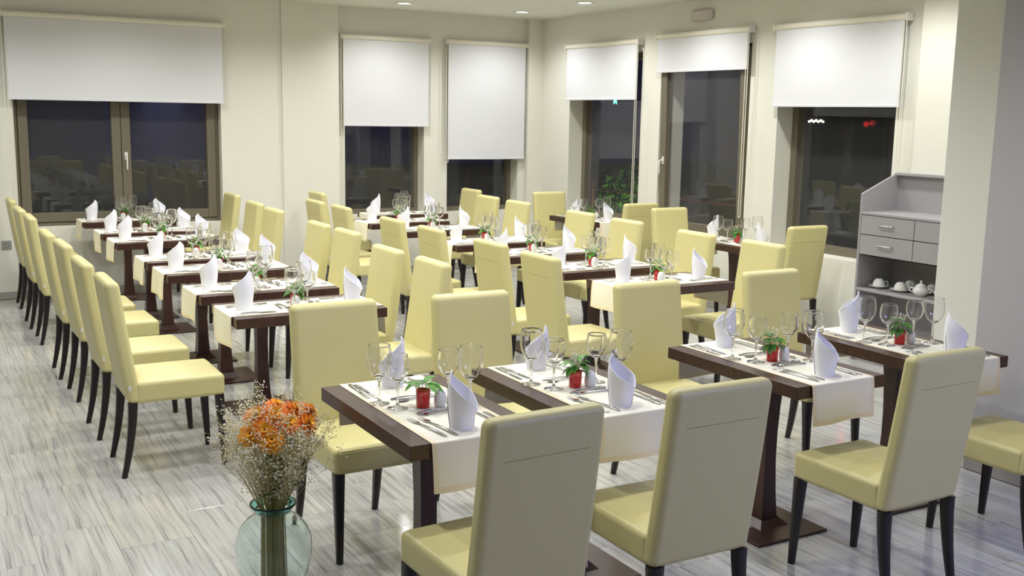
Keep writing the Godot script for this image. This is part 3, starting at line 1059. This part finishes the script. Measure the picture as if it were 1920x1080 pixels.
# ------------------------------------------------------------------ tables, chairs and place settings
func furniture() -> void:
	var chair0 := make_chair()
	var table0 := make_table()
	var runners := [make_runner(0.4), make_runner(2.2), make_runner(4.4)]
	var napkins := [make_napkin(0), make_napkin(1), make_napkin(2)]
	var glass_big := make_glass(true)
	var glass_small := make_glass(false)
	var fork := make_fork(0.232)
	var fork_small := make_fork(0.165)
	var knife := make_knife(0.215)
	var spoon := make_spoon(0.17)
	var plants := [make_plant(0), make_plant(1), make_plant(2)]
	var shaker := make_shaker()
	# name, centre, turn, end names (local +z first), plant kind
	var ord := ["nearest", "second", "third", "fourth", "fifth", "sixth", "farthest"]
	var tables := []
	var tn := ["front table by the vase", "front table second from the vase", "front table third from the vase", "front table by the white pillar"]
	var tx := [1.578, 2.222, 3.235, 4.04]
	for k in 4:
		tables.append([tn[k], Vector3(tx[k], 0, -3.338), 0.0, ["near end", "far end"], [0, 1, 1, 1][k], "front row"])
	var lz := [-5.43, -6.15, -6.99, -7.61, -8.76, -9.42, -10.42]
	for k in 7:
		tables.append(["%s left-row table" % ord[k], Vector3(1.815, 0, lz[k]), -PI / 2, ["left end", "right end"], 2 if k % 2 else 1, "left row"])
	var mz := [-5.35, -6.10, -6.92, -7.67, -8.70, -9.44, -10.15]
	for k in 7:
		tables.append(["%s middle-row table" % ord[k], Vector3(4.19 if k < 6 else 4.525, 0, mz[k]), -PI / 2, ["left end", "right end"], 1 if k % 2 else 2, "middle row"])
	tables.append(["table in the far corner", Vector3(6.11, 0, -9.0), 0.0, ["near end", "far end"], 2, "right wall"])
	tables.append(["table by the tipped window", Vector3(6.11, 0, -6.8), 0.0, ["near end", "far end"], 1, "right wall"])
	var first := true
	for t in tables:
		var tp: String = t[0]
		var at: Vector3 = t[1]
		var turn: float = t[2]
		var xf := Transform3D(Basis(Vector3.UP, turn), at)
		var o := copy(table0, "pedestal_table", at, turn)
		tag(o, "dark brown pedestal table with flared square column: " + tp, "table", "dining tables of the " + t[5])
		var rn := copy(runners[rng.randi() % 3], "table_runner", at, turn)
		tag(rn, "cream cloth runner hanging over both ends of the " + tp, "table runner", "cream table runners")
		var pk: int = t[4]
		var pa := xf * Vector3(-0.014 + rng.randf_range(-0.006, 0.006), TOP + 0.002, 0.02)
		var pl := copy(plants[pk], "potted_plant", pa, rng.randf() * TAU if tp != tn[0] else 0.4)
		tag(pl, ("drooping green plant" if pk == 0 else "bushy green plant") + " in a red glass cup on the " + tp, "potted plant", "small table plants")
		var sh := top_mesh("shaker", shaker, M.porcelain, xf * Vector3(0.041, TOP + 0.002, 0.034))
		tag(sh, "white egg shaped porcelain shaker on the " + tp, "shaker", "white shakers")
		for e in 2:
			var end: String = t[3][e]
			var ex := xf * Transform3D(Basis(Vector3.UP, PI * e), Vector3.ZERO)
			var et := turn + PI * e
			var on := "%s of the %s" % [end, tp]
			var jit := func(s: float) -> float: return rng.randf_range(-s, s)
			var nk := napkins[rng.randi() % 3] as Node3D
			if tp == tn[0]: nk = napkins[0]
			if tp == tn[1]: nk = napkins[1]
			var nt: float = et + PI + (PI * 0.25 if turn == 0.0 else -PI * 0.25) + jit.call(0.2)
			var n := copy(nk, "napkin", ex * Vector3(jit.call(0.01), TOP + 0.002, 0.302), nt)
			tag(n, "white napkin folded into a point, " + on, "napkin", "folded white napkins")
			var gb := copy(glass_big, "wine_glass", ex * Vector3(0.146 + jit.call(0.006), TOP + 0.002, 0.082 + jit.call(0.01)), rng.randf())
			tag(gb, "larger clear stemmed wine glass, " + on, "wine glass", "large wine glasses")
			var gs := copy(glass_small, "wine_glass", ex * Vector3(0.1 + jit.call(0.008), TOP + 0.002, -0.004 + jit.call(0.01)), rng.randf())
			tag(gs, "smaller clear stemmed wine glass, " + on, "wine glass", "small wine glasses")
			var y := TOP + 0.0022
			for q in [["fork", fork, -0.118, 0.262, 0.1, "outer steel dinner fork, "], ["fork", fork, -0.082, 0.255, 0.12, "inner steel dinner fork, "], ["knife", knife, 0.148, 0.268, 0.0, "outer steel table knife, "], ["knife", knife, 0.12, 0.262, 0.03, "inner steel table knife, "]]:
				var c := top_mesh(q[0], q[1], M.steel, ex * Vector3(q[2] + jit.call(0.004), y, q[3] + jit.call(0.008)), et + q[4] + jit.call(0.04))
				tag(c, q[5] + on, q[0], "steel %s" % ("forks" if q[0] == "fork" else "knives"))
			var ds := top_mesh("spoon", spoon, M.steel, ex * Vector3(0.0 + jit.call(0.01), y, 0.088), et - PI / 2 + 0.06 + jit.call(0.06))
			tag(ds, "steel dessert spoon beyond the napkin, " + on, "spoon", "dessert spoons")
			var df := top_mesh("fork", fork_small, M.steel, ex * Vector3(0.0 + jit.call(0.01), y, 0.118), et + PI / 2 - 0.04 + jit.call(0.05))
			tag(df, "steel dessert fork beyond the napkin, " + on, "fork", "dessert forks")
	# chairs: [x, z, turn, label tail]
	var chairs := []
	var fx := [1.512, 2.184, 3.232, 4.066]
	var bx := [1.60, 2.25, 3.21, 4.10]
	var bz := [-4.03, -4.0, -3.93, -3.985]
	var fz := [-2.725, -2.745, -2.742, -2.74]
	for k in 4:
		chairs.append([fx[k], fz[k], [0.03, 0.0, 0.0, 0.0][k], "near end of the " + tn[k]])
		chairs.append([bx[k], bz[k], PI, "far end of the " + tn[k]])
	var rx := [2.29, 2.28, 2.40, 2.39, 2.42, 2.46, 2.53]
	var rz := [-5.36, -5.97, -6.96, -7.52, -8.70, -9.40, -10.40]
	var lzc := [-5.405, -6.10, -6.95, -7.58, -8.74, -9.42, -10.38]
	for k in 7:
		chairs.append([1.108 + rng.randf_range(-0.012, 0.012), lzc[k], -PI / 2, "left end of the %s left-row table" % ord[k]])
		chairs.append([rx[k], rz[k], PI / 2, "right end of the %s left-row table" % ord[k]])
	var mlx := [3.55, 3.59, 3.59, 3.59, 3.61, 3.60, 3.96]
	var mlz := [-5.33, -6.02, -6.91, -7.62, -8.77, -9.42, -10.38]
	var mrx := [4.72, 4.70, 4.75, 4.79, 4.82, 4.86, 5.15]
	var mrz := [-5.30, -5.97, -6.89, -7.63, -8.75, -9.42, -10.34]
	for k in 7:
		chairs.append([mlx[k], mlz[k], -PI / 2, "left end of the %s middle-row table" % ord[k]])
		chairs.append([mrx[k], mrz[k], PI / 2, "right end of the %s middle-row table" % ord[k]])
	chairs.append([6.05, -9.45, PI, "far end of the table in the far corner"])
	chairs.append([6.12, -8.45, 0.0, "near end of the table in the far corner"])
	chairs.append([6.08, -7.40, PI, "far end of the table by the tipped window"])
	chairs.append([6.11, -6.27, 0.0, "near end of the table by the tipped window"])
	for c in chairs:
		var o := copy(chair0, "dining_chair", Vector3(c[0], 0, c[1]), c[2] + rng.randf_range(-0.015, 0.015))
		tag(o, "cream leather high-backed chair, " + c[3], "chair", "cream leather dining chairs")
	for p in [chair0, table0, glass_big, glass_small] + runners + napkins + plants:
		p.free()


# ------------------------------------------------------------------ grey sideboard with tea things
func cabinet() -> void:
	var x0 := 6.16
	var x1 := 6.552
	var z0 := -5.53
	var z1 := -4.46
	var o := thing("sideboard", Vector3(0, 0, 0))
	tag(o, "tall light grey sideboard with sloped side, drawers and open shelf", "sideboard")
	var t := 0.018
	for z in [z0, z1 - t]:
		var s := MB.new(true)
		var pr := [Vector2(x0, 0.0), Vector2(x1, 0.0), Vector2(x1, 1.405), Vector2(x1 - 0.02, 1.405), Vector2(x0, 1.253)]
		for i in pr.size():
			var a: Vector2 = pr[i]
			var b: Vector2 = pr[(i + 1) % pr.size()]
			s.quad(Vector3(a.x, a.y, z + t), Vector3(a.x, a.y, z), Vector3(b.x, b.y, z), Vector3(b.x, b.y, z + t), -1)
		for i in range(1, pr.size() - 1):
			s.tri(Vector3(pr[0].x, pr[0].y, z + t), Vector3(pr[i].x, pr[i].y, z + t), Vector3(pr[i + 1].x, pr[i + 1].y, z + t), -1)
			s.tri(Vector3(pr[0].x, pr[0].y, z), Vector3(pr[i + 1].x, pr[i + 1].y, z), Vector3(pr[i].x, pr[i].y, z), -1)
		part("side_panel", s.mesh(), M.cabinet, o)
	var bk := MB.new()
	bk.box(Vector3(x1 - 0.012, 0.05, z0 + t), Vector3(x1, 1.395, z1 - t))
	part("back_panel", bk.mesh(), M.cabinet, o)
	var tp := MB.new()
	tp.box(Vector3(x1 - 0.055, 1.385, z0 + t * 0.5), Vector3(x1, 1.405, z1 - t * 0.5), 0.002)
	part("top_rail", tp.mesh(), M.cabinet, o)
	var ct := MB.new()
	ct.box(Vector3(x0 - 0.002, 1.102, z0 + t), Vector3(x1 - 0.012, 1.12, z1 - t), 0.002)
	part("counter", ct.mesh(), M.cabinet, o)
	var dk := MB.new()
	dk.box(Vector3(x0 + 0.02, 0.80, z0 + t), Vector3(x0 + 0.028, 1.102, z1 - t))
	dk.box(Vector3(x0 + 0.03, 0.795, z0 + t), Vector3(x1 - 0.012, 0.808, z1 - t))
	part("gap_backing", dk.mesh(), M.gap_shade, o)  # dark sheets behind and below the drawers, gap shade put into their colour
	var zm := -5.03
	for j in 2:
		for i in 2:
			var a := z0 + t + 0.004 if i == 0 else zm + 0.003
			var b := zm - 0.003 if i == 0 else z1 - t - 0.004
			var y0: float = [0.958, 0.808][j]
			var y1: float = [1.098, 0.952][j]
			var d := MB.new()
			d.box(Vector3(x0, y0, a), Vector3(x0 + 0.019, y1, b), 0.0015)
			var dr := part("drawer", d.mesh(), M.cabinet, o)
			var h := MB.new(true)
			var zc := (a + b) / 2
			var yc := (y0 + y1) / 2 + 0.005
			h.tube([Vector3(x0, yc, zc - 0.06), Vector3(x0 - 0.024, yc, zc - 0.058), Vector3(x0 - 0.027, yc, zc - 0.05), Vector3(x0 - 0.027, yc, zc + 0.05), Vector3(x0 - 0.024, yc, zc + 0.058), Vector3(x0, yc, zc + 0.06)], [0.0065], 8)
			part("handle", h.mesh(), M.chrome, dr, Vector3.ZERO, "brushed metal bar handle")
	var sh := MB.new()
	sh.box(Vector3(x0, 0.535, z0 + t), Vector3(x1 - 0.012, 0.553, z1 - t), 0.002)
	part("shelf", sh.mesh(), M.cabinet, o)
	var bo := MB.new()
	bo.box(Vector3(x0 + 0.01, 0.06, z0 + t), Vector3(x1 - 0.012, 0.08, z1 - t))
	bo.box(Vector3(x0 + 0.03, 0.0, z0 + t), Vector3(x0 + 0.045, 0.06, z1 - t))
	part("plinth", bo.mesh(), M.cabinet, o)
	# upturned cups on saucers, pots
	var y := 0.5535
	var sc := MB.new(true)
	sc.lathe([Vector2(0.0, 0.0), Vector2(0.036, 0.0), Vector2(0.04, 0.003), Vector2(0.066, 0.012), Vector2(0.076, 0.017), Vector2(0.0755, 0.019), Vector2(0.062, 0.0145), Vector2(0.038, 0.006), Vector2(0.0, 0.0055)], 28)
	var saucer := sc.mesh()
	var cu := MB.new(true)
	cu.lathe([Vector2(0.0435, 0.0), Vector2(0.0455, 0.001), Vector2(0.046, 0.012), Vector2(0.043, 0.032), Vector2(0.034, 0.05), Vector2(0.024, 0.058), Vector2(0.0235, 0.062), Vector2(0.021, 0.062), Vector2(0.02, 0.058), Vector2(0.0, 0.057)], 28)
	var cup := cu.mesh()
	var eh := MB.new(true)
	eh.tube([Vector3(0.041, 0.04, 0), Vector3(0.058, 0.044, 0), Vector3(0.068, 0.034, 0), Vector3(0.066, 0.018, 0), Vector3(0.055, 0.009, 0), Vector3(0.044, 0.012, 0)], [0.0042], 8)
	var ear := eh.mesh()
	var spots := [[Vector3(6.30, y, -5.425), 2.6, "on the front edge of the sideboard shelf"], [Vector3(6.31, y, -5.235), 2.4, "second from the side panel on the shelf"], [Vector3(6.46, y, -5.27), 0.6, "behind the second cup on the shelf"], [Vector3(6.455, y, -5.07), 0.4, "behind the teapot on the shelf"]]
	for q in spots:
		var s := top_mesh("saucer", saucer, M.porcelain, q[0])
		tag(s, "white saucer under an upturned cup, " + q[2], "saucer", "white saucers on the sideboard")
		var c := thing("teacup", q[0] + Vector3(0, 0.0062, 0), q[1] + PI)
		part("bowl", cup, M.porcelain, c)
		part("handle", ear, M.porcelain, c)
		tag(c, "white teacup upturned on its saucer, " + q[2], "cup", "white teacups on the sideboard")
	for q in [[Vector3(6.285, y, -5.035), 2.05, "white lidded sugar pot with round knob on the shelf front"], [Vector3(6.33, y, -4.86), 2.05, "white lidded sugar pot half hidden by the white pillar"]]:
		var p := thing("sugar_pot", q[0], q[1])
		tag(p, q[2], "sugar pot", "white lidded pots on the sideboard")
		var b := MB.new(true)
		b.lathe([Vector2(0.0, 0.0), Vector2(0.032, 0.0), Vector2(0.035, 0.004), Vector2(0.05, 0.018), Vector2(0.056, 0.034), Vector2(0.052, 0.05), Vector2(0.042, 0.062), Vector2(0.037, 0.068), Vector2(0.034, 0.068), Vector2(0.034, 0.06), Vector2(0.0, 0.058)], 28)
		part("body", b.mesh(), M.porcelain, p)
		var li := MB.new(true)
		li.lathe([Vector2(0.0, 0.066), Vector2(0.036, 0.066), Vector2(0.0385, 0.069), Vector2(0.034, 0.077), Vector2(0.02, 0.086), Vector2(0.007, 0.091), Vector2(0.005, 0.095), Vector2(0.0085, 0.1), Vector2(0.0095, 0.105), Vector2(0.006, 0.111), Vector2(0.0, 0.112)], 24)
		part("lid", li.mesh(), M.porcelain, p)
		for s in [-1.0, 1.0]:
			var h := MB.new(true)
			h.tube([Vector3(s * 0.049, 0.05, 0), Vector3(s * 0.066, 0.056, 0), Vector3(s * 0.076, 0.048, 0), Vector3(s * 0.074, 0.034, 0), Vector3(s * 0.063, 0.026, 0), Vector3(s * 0.052, 0.028, 0)], [0.0045], 8)
			part("handle", h.mesh(), M.porcelain, p)


# ------------------------------------------------------------------ glass vase with chrysanthemums and baby's breath
func vase_and_flowers() -> void:
	var at := Vector3(1.10, 0, -3.62)
	var v := MB.new(true)
	var outer := [[0.07, 0.0], [0.088, 0.004], [0.096, 0.02], [0.11, 0.07], [0.128, 0.13], [0.137, 0.18], [0.139, 0.215], [0.134, 0.25], [0.118, 0.285], [0.094, 0.312], [0.074, 0.326], [0.064, 0.334], [0.062, 0.342], [0.066, 0.352], [0.078, 0.366], [0.081, 0.37], [0.079, 0.373]]
	var prof := [Vector2(0.0, 0.0)]
	for q in outer:
		prof.append(Vector2(q[0], q[1]))
	for i in range(outer.size() - 2, 1, -1):
		prof.append(Vector2(outer[i][0] - 0.0035, outer[i][1] + (0.004 if i < 4 else 0.0)))
	prof.append(Vector2(0.0, 0.012))
	v.lathe(prof, 48)
	var vo := thing("flower_vase", at)
	part("body", v.mesh(), M.vase_glass, vo)
	var vr := MB.new(true)
	vr.lathe([Vector2(0.0655, 0.343), Vector2(0.0695, 0.352), Vector2(0.0812, 0.3655), Vector2(0.0845, 0.371), Vector2(0.083, 0.3755), Vector2(0.0785, 0.3755), Vector2(0.0755, 0.368), Vector2(0.0665, 0.356), Vector2(0.0632, 0.347), Vector2(0.0655, 0.343)], 48)
	part("rim", vr.mesh(), M.vase_rim_glass, vo, Vector3.ZERO, "thicker teal green glass rim")
	tag(vo, "round bellied pale green glass vase with narrow neck on the floor", "vase")
	# orange flowers
	var heads := [[-0.055, 0.655, 0.05], [-0.01, 0.70, 0.02], [0.03, 0.675, 0.05], [0.075, 0.695, -0.01], [0.105, 0.655, 0.03], [0.135, 0.68, -0.03], [-0.098, 0.64, 0.03], [-0.06, 0.69, -0.03], [0.02, 0.705, -0.06], [-0.04, 0.625, 0.075]]
	var words := ["lowest", "uppermost"]
	var lbl := ["orange chrysanthemum with dark red eye at the left front of the bouquet", "orange chrysanthemum at the top left of the bouquet's crown", "orange and yellow chrysanthemum in the middle front of the bouquet", "red-orange chrysanthemum right of the middle of the bouquet", "orange chrysanthemum at the right front of the bouquet", "orange chrysanthemum at the right edge of the bouquet", "yellow-orange chrysanthemum lowest on the left side of the bouquet", "deep orange chrysanthemum at the left back of the bouquet", "orange chrysanthemum at the back of the bouquet's crown", "small yellow chrysanthemum below the left front flower of the bouquet"]
	for k in heads.size():
		var hp := Vector3(heads[k][0] + 0.012, heads[k][1] + 0.012, heads[k][2] + 0.012)
		var o := thing("chrysanthemum", at)
		tag(o, lbl[k], "flower", "orange chrysanthemums in the vase")
		var dir := Vector3(hp.x * 2.0, 0.22, hp.z * 2.0 + 0.16).normalized()
		var bs := Basis(Quaternion(Vector3.UP, dir))
		var pm := MB.new(true)
		for ringi in 4:
			var np: int = [20, 16, 13, 9][ringi]
			var len: float = [0.052, 0.043, 0.033, 0.022][ringi]
			var pitch: float = [0.05, 0.3, 0.6, 0.95][ringi]
			for i in np:
				var a := TAU * (i + 0.5 * (ringi % 2)) / np + rng.randf_range(-0.08, 0.08)
				var tr := Transform3D(bs * Basis(Vector3.UP, a) * Basis(Vector3.RIGHT, -pitch + rng.randf_range(-0.1, 0.1)), hp + dir * 0.003 * ringi)
				var mixv := clampf((ringi * 0.24 if k != 6 and k != 9 else 0.55) + rng.randf_range(-0.1, 0.22), 0.0, 1.0)
				petal_into(pm, tr, len, 0.0125, c8(230, 104, 10).lerp(c8(246, 198, 40), mixv).srgb_to_linear(), c8(244, 190, 40).srgb_to_linear())
		part("petals", pm.mesh(), M.petal, o)
		var ey := MB.new(true)
		ey.lathe([Vector2(0.0, -0.004), Vector2(0.0085, 0.0), Vector2(0.007, 0.005), Vector2(0.0, 0.0075)], 12)
		var e := part("eye", ey.mesh(), M.flower_eye, o, hp + dir * 0.008)
		e.basis = bs
		var stm := MB.new(true)
		var q := Vector3(hp.x * 0.25, 0.345, hp.z * 0.25)
		stm.tube([Vector3(hp.x * 0.3, 0.03, hp.z * 0.3), Vector3(hp.x * 0.26, 0.2, hp.z * 0.26), q, (q + hp) * 0.5 + Vector3(hp.x * 0.1, 0.02, hp.z * 0.1), hp - dir * 0.006], [0.0035, 0.0035, 0.0032, 0.003, 0.0035], 6)
		part("stem", stm.mesh(), M.stem, o)
		for i in 3:
			var lf := MB.new(true)
			leaf_into(lf, Transform3D(), 0.055, 0.026, 0.35, 5)
			var tt := 0.25 + 0.22 * i
			var l := part("leaf", lf.mesh(), M.leaf_dark, o, q.lerp(hp, tt))
			l.basis = Basis(Vector3.UP, rng.randf() * TAU) * Basis(Vector3.RIGHT, -0.5)
	# baby's breath: fine branching stalks and countless florets
	var bb := thing("babys_breath", at)
	tag(bb, "airy mass of tiny cream baby's breath florets on fine stalks around the orange flowers", "dried flowers", "", "stuff")
	var sk := MB.new(true)
	var pts: Array[Vector3] = []
	for k in 150:
		var a := rng.randf() * TAU
		var lean := pow(rng.randf(), 0.6)
		var foot := Vector3(cos(a) * 0.05 * lean, 0.02 + rng.randf() * 0.02, sin(a) * 0.05 * lean)
		var neck := Vector3(cos(a) * 0.044 * lean, 0.345, sin(a) * 0.044 * lean)
		var hgt := 0.52 + 0.26 * pow(rng.randf(), 0.9) * (1.0 - 0.35 * lean) + 0.02
		var rad := (0.035 + 0.185 * lean) * (0.8 + 0.35 * rng.randf())
		if k < 10:
			hgt += 0.07
		var tip := Vector3(cos(a) * rad + 0.018, hgt, sin(a) * rad)
		var mid := neck.lerp(tip, 0.5) + Vector3(cos(a), 0, sin(a)) * -0.012 * lean + Vector3(0, 0.012, 0)
		sk.tube([foot, neck.lerp(foot, 0.45), neck, mid, tip], [0.0014, 0.0013, 0.0012, 0.0009, 0.0005], 4)
		for s in 9:
			var b0 := (neck if s < 2 else mid).lerp(tip if s > 2 else mid, 0.3 + rng.randf() * 0.68)
			var d := Vector3(rng.randfn(), absf(rng.randfn()) * 0.9 + 0.15, rng.randfn()).normalized()
			var b1 := b0 + d * rng.randf_range(0.02, 0.065)
			sk.tube([b0, b1], [0.0005, 0.0003], 3, 0, false)
			pts.append(b1)
			for w in 4:
				var b2 := b0.lerp(b1, 0.35 + 0.6 * rng.randf()) + Vector3(rng.randfn(), rng.randfn() + 0.4, rng.randfn()) * 0.011
				sk.tube([b0.lerp(b1, 0.5), b2], [0.0003], 3, 0, false)
				pts.append(b2)
	part("stalks", sk.mesh(), M.stem_pale, bb).set_meta("kind", "stuff")
	var fl := MB.new(true)
	fl.lathe([Vector2(0.0, -0.0021), Vector2(0.0018, -0.0011), Vector2(0.0023, 0.0004), Vector2(0.0014, 0.0018), Vector2(0.0, 0.0021)], 6)
	var mm := MultiMesh.new()
	mm.transform_format = MultiMesh.TRANSFORM_3D
	mm.mesh = fl.mesh()
	mm.instance_count = pts.size()
	for i in pts.size():
		var sc := rng.randf_range(0.8, 1.4)
		mm.set_instance_transform(i, Transform3D(Basis.from_euler(Vector3(rng.randf() * TAU, rng.randf() * TAU, 0)).scaled(Vector3.ONE * sc), pts[i]))
	var mi := MultiMeshInstance3D.new()
	mi.name = "florets"
	mi.multimesh = mm
	mi.material_override = M.floret
	mi.set_meta("kind", "stuff")
	bb.add_child(mi)

func petal_into(m: MB, t: Transform3D, len: float, w: float, tip: Color, base: Color) -> void:
	var n := 4
	for k in n:
		var s0 := float(k) / n
		var s1 := float(k + 1) / n
		var w0 := w * (0.35 + 0.65 * sin(PI * minf(s0 * 0.8 + 0.1, 1.0)))
		var w1 := w * (0.35 + 0.65 * sin(PI * minf(s1 * 0.8 + 0.1, 1.0))) * (0.55 if k == n - 1 else 1.0)
		var y0 := -0.12 * len * s0 * s0
		var y1 := -0.12 * len * s1 * s1
		var c := base.lerp(tip, clampf(s1 * 1.6 - 0.2, 0, 1))
		var a := t * Vector3(-w0 / 2, y0, len * s0)
		var b := t * Vector3(w0 / 2, y0, len * s0)
		var cc := t * Vector3(w1 / 2, y1, len * s1)
		var d := t * Vector3(-w1 / 2, y1, len * s1)
		m.quad(a, d, cc, b, 1, c)


# ------------------------------------------------------------------ wall fittings
func fittings() -> void:
	var s := thing("power_socket", Vector3(0.81, 0.51, -10.78))
	tag(s, "square grey power socket low on the rear wall beside the last chair", "socket")
	var p := MB.new()
	p.rbox(Vector3(0, 0, 0.005), Vector3(0.084, 0.08, 0.012), 0.004)
	part("cover_plate", p.mesh(), M.plastic_grey, s)
	var r := MB.new(true)
	r.lathe([Vector2(0.021, 0.0), Vector2(0.024, 0.003), Vector2(0.019, 0.003), Vector2(0.017, -0.004), Vector2(0.0, -0.004)], 20)
	var rr := part("outlet", r.mesh(), M.plastic_grey, s, Vector3(0, 0, 0.011))
	rr.rotation.x = PI / 2
	var e := thing("emergency_light", Vector3(6.62, 2.733, -7.965), -PI / 2)
	tag(e, "small white rounded emergency light box high on the right wall", "emergency light")
	var b := MB.new()
	b.rbox(Vector3(0, 0, 0.025), Vector3(0.29, 0.095, 0.05), 0.018, Vector3i.ZERO, null, 3)
	part("housing", b.mesh(), M.lens_grey, e)
	var d := MB.new()
	d.rbox(Vector3(0, 0.0, 0.05), Vector3(0.25, 0.07, 0.012), 0.005)
	part("lens", d.mesh(), M.lens_grey, e)
